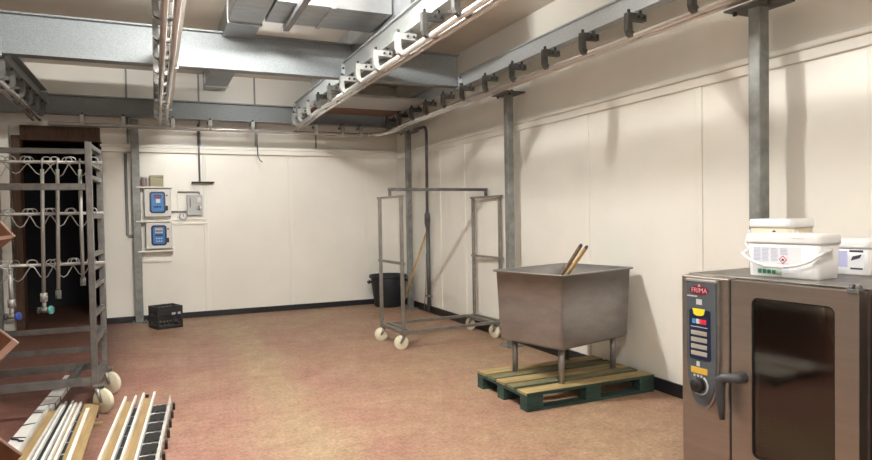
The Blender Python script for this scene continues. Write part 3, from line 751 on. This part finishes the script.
# door: steel frame with a rounded window
wx0, wx1, wz0, wz1 = G + 0.108, 0.748, 0.385, 1.106
outer = square_loop(G + 0.006, W - 0.006, 0.17, H - 0.004, 5); inner = rrect(wx0, wx1, wz0, wz1, 0.03, 5)
dr = MB().ringprism(outer, inner, 0.0, 0.055, 'Y').build('door', 'oven', t)
MB().prism(rrect(wx0 - 0.004, wx1 + 0.004, wz0 - 0.004, wz1 + 0.004, 0.03), 0.008, 0.014, 'Y').build('window_pane', 'glass', dr)
MB().ringprism(rrect(wx0 - 0.001, wx1 + 0.001, wz0 - 0.001, wz1 + 0.001, 0.03), rrect(wx0 + 0.006, wx1 - 0.006, wz0 + 0.006, wz1 - 0.006, 0.026), 0.003, 0.02, 'Y').build('gasket', 'blackgap', dr)
hd = MB()
hd.path([(G + 0.07, 0.0, 0.735), (G + 0.066, -0.04, 0.735), (G + 0.045, -0.055, 0.735), (G + 0.015, -0.06, 0.732), (G - 0.008, -0.06, 0.715), (G - 0.012, -0.058, 0.66), (G - 0.008, -0.056, 0.60), (G - 0.004, -0.054, 0.535)],
        [0.024, 0.022, 0.022, 0.023, 0.026, 0.023, 0.019, 0.013], 12)
hd.build('handle', 'handle', dr)
MB().box(G - 0.006, G + 0.006, 0.004, 0.06, 0.17, H - 0.004).build('door_gap', 'blackgap', t)
MB().box(0.022, G - 0.02, 0.05, D - 0.05, 0.02, 0.14).box(G, W - 0.03, 0.08, D - 0.05, 0.02, 0.14).build('plinth', 'blackgap', t)
for x in (0.05, W - 0.05):
    for y in (0.08, D - 0.06):
        MB().lathe([(0, 0), (0.03, 0), (0.03, 0.01), (0.02, 0.02), (0.02, 0.14), (0, 0.14)], c=(x, y, 0), n=14).build('foot', 'stain', t)
MB().box(W - 0.05, W - 0.005, -0.006, 0.04, H - 0.012, H + 0.006, 0.003).tube((W - 0.045, 0.012, H + 0.012), (W - 0.03, 0.012, H + 0.012), 0.012, 8).tube((W - 0.02, 0.012, H + 0.006), (W - 0.005, 0.012, H + 0.01), 0.014, 8).build('hinge', 'bracket', t)
# control panel: shield with straight top and rounded foot
def shield(x0, x1, ztop, zmid, zbot, k=18):
    cx, rx = (x0 + x1) / 2, (x1 - x0) / 2
    pts = [(x1, ztop), (x0, ztop), (x0, zmid)]
    for i in range(1, k):
        a_ = PI + PI * i / k
        pts.append((cx + rx * math.copysign(abs(math.cos(a_)) ** 0.8, math.cos(a_)), zmid + (zmid - zbot) * math.sin(a_)))
    pts.append((x1, zmid)); return pts
MB().prism(shield(0.032, 0.222, 1.168, 0.80, 0.535), -0.008, 0.002, 'Y').build('panel_surround', 'stain', t)
pn = MB().prism(shield(0.042, 0.210, 1.150, 0.80, 0.555), -0.014, -0.006, 'Y').build('control_panel', 'panelgrey', t)
MB().box(0.038, 0.215, -0.018, -0.004, 1.150, 1.166, 0.004).build('panel_cap', 'stainbright', t)
F = Matrix(((1, 0, 0, 0), (0, 0, 1, 0), (0, 1, 0, 0), (0, 0, 0, 1)))
def on_panel(x, z, y=-0.0145):
    # text lies in x/z, facing -y
    return Matrix.Translation((x, y, z)) @ Matrix.Rotation(PI / 2, 4, 'X')
text_mesh('brand_lettering', 'FRIMA', 0.033, 'pink', pn, on_panel(0.117, 1.110))
MB().prism([(0.108, 1.129), (0.126, 1.129), (0.117, 1.142)], -0.0155, -0.0135, 'Y').build('brand_mark', 'pink', pn)
b = MB()
k_ = 14
ell = [(0.117 + 0.058 * math.cos(2 * PI * i / k_), 1.110 + 0.024 * math.sin(2 * PI * i / k_)) for i in range(k_)]
b.prism(ell, -0.0144, -0.0135, 'Y').build('brand_badge', mat('dark_red_badge', (0.11, 0.01, 0.022), 0.5), pn)
MB().box(0.047, 0.105, -0.015, -0.0135, 1.078, 1.084).build('printed_line', 'lightgrey', pn)
MB().box(0.100, 0.132, -0.015, -0.0135, 1.042, 1.068).build('power_window', 'lightgrey', pn)
b = MB().prism(rrect(0.060, 0.180, 0.775, 1.018, 0.012), -0.0165, -0.0135, 'Y').build('key_field', 'navy', pn)
yk = [(0.082, 1.022), (0.088, 1.004)] + [(0.117 + 0.030 * math.cos(a_), 1.000 + 0.012 * math.sin(a_)) for a_ in [PI + PI * i / 8 for i in range(9)]] + [(0.147, 1.004), (0.153, 1.022)]
MB().prism(yk, -0.021, -0.016, 'Y').build('yellow_key', 'yellow', pn)
for x, c_ in ((0.088, 'blue'), (0.110, 'lightgrey'), (0.130, 'red'), (0.150, 'red')):
    MB().box(x - 0.0095, x + 0.0095, -0.020, -0.016, 0.949, 0.972, 0.002).build('mode_key', c_, pn)
MB().box(0.070, 0.165, -0.0175, -0.016, 0.932, 0.935).build('printed_line', 'lightgrey', pn)
for z in (0.905, 0.872, 0.839, 0.806):
    MB().box(0.070, 0.163, -0.019, -0.016, z - 0.012, z + 0.010, 0.002).build('display_slot', 'lcd', pn)
MB().box(0.100, 0.118, -0.0155, -0.0135, 0.742, 0.765).build('icon', 'lightgrey', pn)
MB().box(0.068, 0.163, -0.0165, -0.0135, 0.706, 0.736, 0.001).build('amber_label', 'amber', pn)
kn = MB().disc((0.115, -0.028, 0.652), (0, 1, 0), 0.034, 0.03, 28).build('dial', 'black', pn)
arc = [(0.119 + 0.045 * math.cos(a_), -0.016, 0.652 + 0.045 * math.sin(a_)) for a_ in [math.radians(-140 + 10 * i) for i in range(21)]]
MB().path(arc, 0.0045, 6).build('dial_ring', 'lightgrey', pn)
for x in (0.088, 0.108, 0.128):
    MB().box(x - 0.006, x + 0.006, -0.0165, -0.0135, 0.69, 0.70).build('icon', 'lightgrey', pn)

# neighbouring stainless cabinet, only its edge in view
t = thing('steel_cabinet', 'stainless steel cabinet beside the oven at the right edge', 'cabinet', (2.83, 1.24, 0), math.atan2(OU.y, OU.x))
CB = MB().box(-0.27, 0.33, -0.36, 0.36, 0.1, 1.17, 0.006); CB.build('body', 'oven', t)
MB().box(-0.25, 0.31, -0.375, -0.36, 0.14, 1.14, 0.004).build('door', 'oven', t)
for x in (-0.22, 0.28):
    for y in (-0.3, 0.3): MB().tube((x, y, 0), (x, y, 0.1), 0.02, 12).build('leg', 'stain', t)

# ------------------------------------------------------------------ pails on the oven
ZT = H + 0.0062
def pail(label, cx, cy, a, c, h, rz, body='pail', lidh=0.045):
    """rectangular pail; local -y faces the front, a/c half sizes at the lid"""
    t_ = thing('plastic_pail', label, 'pail', (cx, cy, ZT), rz)
    hb = h - lidh
    k = 6
    lp = [(rrect(-a * 0.90, a * 0.90, -c * 0.90, c * 0.90, c * 0.26, k), 0.0), (rrect(-a * 0.925, a * 0.925, -c * 0.925, c * 0.925, c * 0.32, k), 0.006), (rrect(-a * 0.965, a * 0.965, -c * 0.96, c * 0.96, c * 0.32, k), hb)]
    b_, rows = loft(lp); b_.bm.faces.new(rows[0][::-1]); b_.bm.faces.new(rows[-1]); b_.build('body', body, t_)
    lp = [(rrect(-a * 0.985, a * 0.985, -c * 0.985, c * 0.985, c * 0.32, k), hb - 0.012), (rrect(-a, a, -c, c, c * 0.33, k), hb), (rrect(-a, a, -c, c, c * 0.33, k), h - 0.014), (rrect(-a * 0.985, a * 0.985, -c * 0.98, c * 0.98, c * 0.33, k), h - 0.004), (rrect(-a * 0.96, a * 0.96, -c * 0.95, c * 0.95, c * 0.33, k), h), (rrect(-a * 0.90, a * 0.90, -c * 0.88, c * 0.88, c * 0.30, k), h - 0.004)]
    b_, rows = loft(lp); b_.bm.faces.new(rows[0][::-1]); b_.bm.faces.new(rows[-1]); b_.build('lid', 'pail', t_)
    return t_, hb
yaw0 = math.atan2(OU.y, OU.x)
# front pail: long side towards the room (-x)
t, hb = pail('large white pail with blue text, hazard diamond and handle, on the oven front', 2.682, 2.0, 0.176, 0.098, 0.200, yaw0 + 0.04, lidh=0.034)
def fy(z): return -0.098 * (0.925 + 0.035 * z / hb)
def lab(name, x0, x1, z0, z1, m, d=0.0012, parent=None):
    y = min(fy(z0), fy(z1))
    return MB().prism([(fy(z0) - d, z0), (fy(z1) - d, z1), (fy(z1) + 0.002, z1), (fy(z0) + 0.002, z0)], x0, x1, 'X').build(name, m, parent or t)
lb = lab('label', -0.135, 0.095, 0.012, 0.140, 'paper', 0.0008)
for cx0 in (-0.128, -0.088, -0.045, 0.0):
    for r_ in range(10):
        z = 0.134 - r_ * 0.0062
        if cx0 == 0.0 and r_ > 4: continue
        lab('text_line', cx0, cx0 + 0.034 - random.random() * 0.006, z - 0.0034, z, 'print', 0.0014, lb)
for r_ in range(7):
    z = 0.066 - r_ * 0.0068
    lab('text_line', -0.015, 0.045 - random.random() * 0.02, z - 0.0025, z, 'print', 0.0014, lb)
for i in range(5):
    lab('icon', -0.108 + i * 0.0225, -0.091 + i * 0.0225, 0.016, 0.034, 'green' if i < 4 else 'palegreen', 0.0018, lb)
lab('icon_band', -0.112, 0.004, 0.012, 0.038, 'palegreen', 0.0013, lb)
# hazard diamond
yy = fy(0.083) - 0.002
def dia(r_, z=0.083, x=0.012): return [(x + r_, z), (x, z + r_), (x - r_, z), (x, z - r_)]
MB().prism(dia(0.0195), yy - 0.0002, yy + 0.002, 'Y').build('hazard_border', 'red', lb)
MB().prism(dia(0.0140), yy - 0.0007, yy + 0.001, 'Y').build('hazard_field', 'paper', lb)
MB().prism([(0.005, 0.078), (0.019, 0.078), (0.019, 0.081), (0.015, 0.088), (0.009, 0.088), (0.005, 0.081)], yy - 0.0012, yy, 'Y').build('hazard_symbol', 'printdark', lb)
# bail handle hanging in front
bp = []
for i in range(21):
    a_ = PI * i / 20
    bp.append((-0.182 * math.cos(a_), -0.108 - 0.018 * math.sin(a_) if 1 < i < 19 else (-0.02 if i in (0, 20) else -0.08), 0.128 - 0.075 * math.sin(a_)))
MB().path(bp, 0.0068, 8).build('handle', 'pail', t)
MB().tube((-0.055, -0.128, 0.054), (0.035, -0.128, 0.054), 0.010, 10).build('grip', 'pail', t)
for s_ in (-1, 1): MB().box(s_ * 0.174 - 0.006, s_ * 0.174 + 0.006, -0.035, 0.0, 0.112, 0.142, 0.003).build('handle_lug', 'pail', t)
MB().box(0.055, 0.11, -0.0995, -0.097, 0.180, 0.184).build('lid_tab', 'boxgrey', t)

t, hb = pail('cream walled pail with white lid behind the large pail on the oven', 2.985, 2.290, 0.124, 0.105, 0.262, yaw0, 'cream', 0.034)
MB().prism([(0.012, 0.165), (0.048, 0.165), (0.048, 0.190), (0.03, 0.206), (0.012, 0.190)], -0.1035, -0.096, 'Y').build('dark_mark', 'printdark', t)
for s_ in (-1, 1):
    MB().box(s_ * 0.122 - 0.005, s_ * 0.122 + 0.005, -0.09, -0.05, 0.165, 0.205, 0.003).build('handle_lug', 'pail', t)
MB().path([(-0.129, -0.065, 0.195), (-0.129, -0.09, 0.17), (-0.120, -0.118, 0.13), (-0.08, -0.135, 0.10), (0.08, -0.135, 0.10), (0.120, -0.118, 0.13), (0.129, -0.09, 0.17), (0.129, -0.065, 0.195)], 0.006, 8).build('handle', 'pail', t)

t, hb = pail('white pail with lilac printed label behind right of the large pail', 3.04, 1.945, 0.112, 0.088, 0.166, yaw0 + 0.03, 'pail', 0.032)
MB().box(-0.085, 0.085, -0.0835, -0.080, 0.018, 0.120, 0.0005).build('label', 'paper', t)
lb = t.children[-1]
MB().box(-0.07, 0.012, -0.0840, -0.083, 0.035, 0.112).build('lilac_block', 'printlilac', lb)
for r_ in range(10): MB().box(-0.066, 0.006, -0.0845, -0.0838, 0.040 + r_ * 0.007, 0.0425 + r_ * 0.007).build('text_line', 'print', lb)
MB().box(0.020, 0.080, -0.0843, -0.083, 0.106, 0.116).build('dark_heading', 'printdark', lb)
MB().prism([(0.026, 0.066), (0.066, 0.080), (0.074, 0.098), (0.034, 0.086)], -0.0845, -0.083, 'Y').build('dark_picture', 'printdark', lb)
MB().box(0.024, 0.078, -0.0843, -0.083, 0.026, 0.034).build('dark_line', 'printdark', lb)

# ------------------------------------------------------------------ tall steel rack at the left
t = thing('steel_rack', 'tall stainless steel hanging rack on cream wheels before the dark doorway', 'rack', (-1.215, 5.86, 0), -0.05)
RX0, RX1, RY0, RY1 = -0.78, 0.765, -0.29, 0.29
q = 0.022
for x in (RX0, RX1):
    for y in (RY0, RY1):
        MB().box(x - q, x + q, y - q, y + q, 0.215, 2.10, 0.004).build('post', 'rackstain', t)
    for z in (2.075, 1.83, 1.23, 0.98, 0.76, 0.55):
        MB().box(x - 0.018, x + 0.018, RY0 + q, RY1 - q, z - 0.018, z + 0.018, 0.003).build('end_rung', 'rackstain', t)
    MB().box(x - 0.028, x + 0.028, RY0 + q, RY1 - q, 0.225, 0.285, 0.004).build('base_end', 'rackstain', t)
def rbar(name, y, z, h_=0.045, d_=0.03):
    MB().box(RX0 + q, RX1 - q, y - d_ / 2, y + d_ / 2, z - h_ / 2, z + h_ / 2, 0.003).build(name, 'rackstain', t)
rbar('top_bar', RY1, 2.08); rbar('front_crossbar', RY0, 1.755, 0.05)
rbar('base_bar', RY0, 0.255, 0.06, 0.05); rbar('base_bar', RY1, 0.255, 0.06, 0.05)
rbar('rear_crossbar', RY1, 0.40, 0.045); rbar('rear_crossbar', RY1, 0.575, 0.045)
MB().box(RX1 - 0.20, RX1 - 0.15, RY0 + 0.02, RY1 - 0.02, 0.230, 0.280, 0.003).build('base_tie', 'rackstain', t)
for z in (1.965, 1.555, 1.15):
    MB().tube((RX0 - 0.03, 0, z), (RX1 + 0.06, 0, z), 0.013, 10).build('hook_bar', 'stainbright', t)
    MB().box(RX1 - 0.015, RX1 + 0.015, RY0 + q, RY1 - q, z - 0.045, z - 0.013, 0.003).build('bar_support', 'rackstain', t)
    MB().box(RX0 - 0.015, RX0 + 0.015, RY0 + q, RY1 - q, z - 0.045, z - 0.013, 0.003).build('bar_support', 'rackstain', t)
for x, y, a in ((RX1 + 0.03, RY0 + 0.0, -0.7), (RX1 + 0.02, RY1 - 0.0, -0.65), (RX0 + 0.03, RY0, 2.5), (RX0 + 0.03, RY1, 2.4)):
    caster(t, x, y, a, 0.226, 0.095)
# wire hooks on the three bars
def hook(label, x, z, group, k):
    r_ = random.Random(k * 31 + int(z * 100))
    t_ = bpy.data.objects
    w1, dp = 0.088 + r_.uniform(-0.015, 0.015), 0.112 + r_.uniform(-0.02, 0.02)
    pts = []
    def curl(cx, s_):
        return [(cx + s_ * 0.034 * math.cos(a_) , 0.024 * math.sin(a_) + 0.018) for a_ in [math.radians(d_) for d_ in range(-60, 241, 30)]]
    left = [(-w1 + 0.05 * 0 + px, pz) for px, pz in curl(0, 1)]
    mid = [(-w1 + 0.02, -0.02), (-w1 * 0.30, -dp * 0.85), (0, -dp), (w1 * 0.30, -dp * 0.85), (w1 - 0.02, -0.02)]
    right = [(w1 + px, pz) for px, pz in curl(0, -1)][::-1]
    pts = [(px, (0.016 if i % 2 else -0.016) * 0 + 0.0165 * (1 if i < 9 else -1) * (1 if i < 6 or i > 20 else 0.4), pz) for i, (px, pz) in enumerate(left + mid + right)]
    o = MB().path(pts, 0.0045, 6).build('wire_hook', 'stainbright')
    o.location = (x, 5.86 - 0.05 * (x + 1.215), z); o.rotation_euler = (0, 0, r_.uniform(-0.5, 0.5))
    o['label'] = label; o['category'] = 'hook'; o['group'] = group
k = 0
for z, nm in ((1.965, 'top'), (1.555, 'middle'), (1.15, 'lowest')):
    for x in (-1.29, -1.12, -0.99, -0.83, -0.70, -0.56):
        hook('bent bright wire hook on the %s bar of the tall steel rack' % nm, x + random.uniform(-0.015, 0.015), z, 'wire hooks on the %s bar of the left rack' % nm, k); k += 1
# steel lances hung from the bars
def lance(label, x, y, zt, zb, valve, lx=0.0):
    t_ = thing('steel_lance', label, 'lance', (x, y, zb))
    MB().path([(0, 0, 0.16 if valve else 0), (lx, 0, zt - zb - 0.05)], 0.014, 10).build('tube', 'lance', t_)
    MB().path([(lx, 0, zt - zb - 0.06), (lx, 0.004, zt - zb + 0.022), (lx, 0.03, zt - zb + 0.036), (lx, 0.062, zt - zb + 0.03), (lx, 0.072, zt - zb + 0.0)], 0.006, 8).build('hanger', 'stainbright', t_)
    if valve:
        MB().tube((0, 0, 0.10), (0, 0, 0.165), 0.026, 12).tube((0, 0, 0.03), (0, 0, 0.10), 0.015, 10).build('coupling', 'lance', t_)
        MB().tube((-0.03, 0, 0.03), (0.03, 0, 0.03), 0.02, 10).build('valve_body', 'stain', t_)
        MB().disc((0.045, -0.012, 0.03), (1, -0.5, 0.1), 0.034, 0.02, 16).build('valve_wheel', valve, t_)
        MB().disc((-0.035, 0, 0.03), (1, -0.4, 0), 0.026, 0.018, 16).build('valve_cap', 'handle', t_)
    else:
        MB().tube((0, 0, -0.005), (0, 0, 0.06), 0.021, 12).build('end_sleeve', 'galvdark', t_)
lance('steel lance with a teal valve at its foot hanging in the tall rack', -0.825, 5.796, 1.955, 0.765, 'valveteal', 0.015)
lance('plain steel lance without valve hanging beside the teal valve lance', -0.725, 5.791, 1.955, 0.885, None, 0.02)
lance('steel lance with a blue valve at its foot near the left edge', -1.045, 5.807, 1.14, 0.73, 'valveblue', -0.005)
lance('short steel lance hanging behind the near post of the tall rack', -0.55, 5.782, 1.955, 0.98, None, 0.0)

# ------------------------------------------------------------------ diamond set reddish boards at the left edge
t = thing('board_stand', 'stand of reddish brown boards set cornerwise with pale edging at the left edge', 'stand', (-0.62, 2.56, 0))
MB().box(-0.02, 0.02, -0.0495, 0.02, 0.01, 1.70, 0.003).build('stem', 'stain', t)
MB().box(-0.22, 0.22, -0.22, 0.22, 0, 0.012, 0.003).build('foot_plate', 'stain', t)
def dboard(zc, up, dn, strip, tilt):
    R_, Lh = 0.187, 0.187
    poly = [(R_, zc), (0, zc + up), (-Lh, zc), (0, zc - dn)]
    bd = MB().prism(poly, -0.060, -0.050, 'Y').build('board', 'orangewood', t)
    def edge(p, q_, w_):
        d_ = (Vector(q_) - Vector(p)).normalized(); n_ = Vector((-d_.y, d_.x)) * w_
        if n_.dot(Vector((-p[0], zc - p[1]))) < 0: n_ = -n_
        p, q_ = Vector(p), Vector(q_)
        return [tuple(p), tuple(q_), tuple(q_ + n_), tuple(p + n_)]
    MB().prism(edge((R_, zc), (0, zc + up), 0.004), -0.062, -0.048, 'Y').build('edging', 'paleedge', bd)
    if strip == 'mid':
        MB().prism([(R_, zc + 0.006), (R_ - 0.01, zc - 0.006), (-Lh + 0.02, zc - 0.055), (-Lh + 0.02, zc - 0.03)], -0.064, -0.060, 'Y').build('edging', 'paleedge', bd)
    elif strip == 'low':
        MB().prism(edge((R_, zc), (0, zc - dn), 0.022), -0.064, -0.048, 'Y').build('edging', 'paleedge', bd)
dboard(1.449, 0.245, 0.175, 'mid', 0)
dboard(1.091, 0.180, 0.190, 'low', 0)
dboard(0.712, 0.195, 0.190, None, 0)

# ------------------------------------------------------------------ profiles and slatted racks on the floor
def slat_rack(label, x0, x1, y0, y1, skew, lattice):
    """black tray sections between pale cross bars, with a steel strip along the right side"""
    t_ = thing('slatted_rack', label, 'rack', ((x0 + x1) / 2, (y0 + y1) / 2, 0))
    def S(y): return skew * (y - y0)
    L = y1 - y0; nsec = max(2, round(L / 0.235)); st = L / nsec
    for i in range(nsec):
        ya, yb = y0 + i * st + 0.012, y0 + (i + 1) * st - 0.012
        sh = S((ya + yb) / 2)
        g = MB().box(x0 + sh, x1 + sh, ya, yb, 0.0, 0.05, 0.004)
        for k in range(6):
            xx = x0 + sh + (x1 - x0) * (k + 0.5) / 6; g.box(xx - 0.008, xx + 0.008, ya + 0.015, yb - 0.015, 0.05, 0.056)
        g.build('black_tray', 'black', t_, world=True)
    for i in range(nsec + 1):
        y = y0 + i * st; sh = S(y)
        MB().tube((x0 + sh - 0.01, y, 0.045), (x1 + sh + 0.03, y, 0.045), 0.007, 8).build('cross_bar', 'stainbright', t_, world=True)
        MB().box(x1 + sh + 0.036, x1 + sh + 0.056, y - 0.025, y + 0.025, 0.0, 0.05, 0.004).build('peg', 'black', t_, world=True)
    if lattice:
        xr = x1 + 0.022
        g = MB().path([(xr + S(y0) - 0.0, y0 - 0.02, 0.10), (xr + S(y1), y1 + 0.04, 0.10)], 0.006, 6)
        g.path([(xr + S(y0), y0 - 0.02, 0.02), (xr + S(y1), y1 + 0.02, 0.02)], 0.006, 6)
        m_ = nsec * 4
        zz = []
        for i in range(m_ + 1):
            y = y0 + L * i / m_; zz.append((xr + S(y), y, 0.10 if i % 2 else 0.025))
        g.path(zz, 0.009, 6)
        g.build('lattice_strip', 'greyprofile', t_, world=True)
    return t_
slat_rack('black slatted rack on the floor with a steel lattice strip on its right', -0.365, -0.108, 3.35, 5.36, 0.075, True)
slat_rack('black slatted rack on the floor under the left bundle of profiles', -0.83, -0.56, 3.35, 5.42, 0.03, False)
def channel(label, xa, ya, xb, yb, w_, z, m='whiteprofile', infill='tan', h_=0.032, name='channel_profile'):
    t_ = thing(name, label, 'profile', (xa, ya, z))
    d_ = Vector((xb - xa, yb - ya)); L = d_.length
    t_.rotation_euler = (0, 0, math.atan2(d_.y, d_.x) - PI / 2)
    e = 0.017
    for s_ in (-1, 1):
        MB().box(s_ * w_ / 2 - e / 2, s_ * w_ / 2 + e / 2, 0, L, 0, h_, 0.003).build('side_strip', m, t_)
    MB().box(-w_ / 2 + e / 2, w_ / 2 - e / 2, 0.01, L - 0.10, 0.0, 0.008).build('infill', infill, t_)
    return t_
zr_ = 0.0565
channel('white edged channel profile on the right slatted rack, left of the two', -0.362, 3.35, -0.222, 5.60, 0.075, zr_)
t = channel('white edged channel profile with dark bolt on the right slatted rack, right of the two', -0.235, 3.35, -0.088, 5.63, 0.080, zr_, h_=0.036)
MB().disc((-0.012, 2.22, 0.02), (0, 0, 1), 0.014, 0.024, 10).build('bolt', 'bolt', t)
channel('grey white channel profile leftmost on the left slatted rack', -0.80, 3.35, -0.745, 5.62, 0.085, zr_, 'greyprofile')
channel('white channel profile in the middle of the left slatted rack', -0.695, 3.35, -0.657, 5.66, 0.048, zr_, 'whiteprofile', 'black')
channel('narrow white channel profile beside the tan board on the left slatted rack', -0.612, 3.35, -0.588, 5.60, 0.034, zr_, 'whiteprofile', 'tan')
t = thing('timber_board', 'tan timber board on the right side of the left slatted rack', 'board', (-0.500, 3.35, zr_)); t.rotation_euler = (0, 0, -0.004)
MB().box(-0.055, 0.055, 0, 2.22, 0, 0.018, 0.002).build('plank', 'tan', t)
t = thing('white_strip', 'thin white strip lying on the tan timber board', 'strip', (-0.515, 3.65, zr_ + 0.0182)); t.rotation_euler = (0, 0, -0.004)
MB().box(-0.012, 0.012, 0, 1.75, 0, 0.01, 0.002).build('bar', 'whiteprofile', t)
# white board tied with cords
t = thing('tied_board', 'long white board tied round with dark cords, on the floor under the rack', 'board', (-0.965, 3.35, 0.0)); t.rotation_euler = (0, 0, -0.0565)
MB().box(-0.05, 0.05, 0, 3.45, 0.0, 0.05, 0.004).build('plank', 'whiteprofile', t)
for i, y in enumerate((1.62, 1.92, 2.2, 2.42, 2.66, 2.92)):
    s_ = 0.02 * (-1) ** i
    MB().path([(-0.058, y + s_, 0.0535), (0.0, y, 0.0545), (0.058, y - s_, 0.0535), (0.0595, y - s_, 0.01)], 0.004, 6).build('cord', 'pipegrey', t)
MB().path([(-0.04, 1.60, 0.056), (0.0, 1.57, 0.058), (0.02, 1.53, 0.058), (0.06, 1.52, 0.056), (0.062, 1.50, 0.03)], 0.006, 6).build('knot', 'black', t)
single('wood_offcut', MB().box(-0.45, -0.395, 5.17, 5.20, 0, 0.025, 0.002), 'tan', 'small wood offcut on the floor beside the left bundle of profiles', 'offcut')
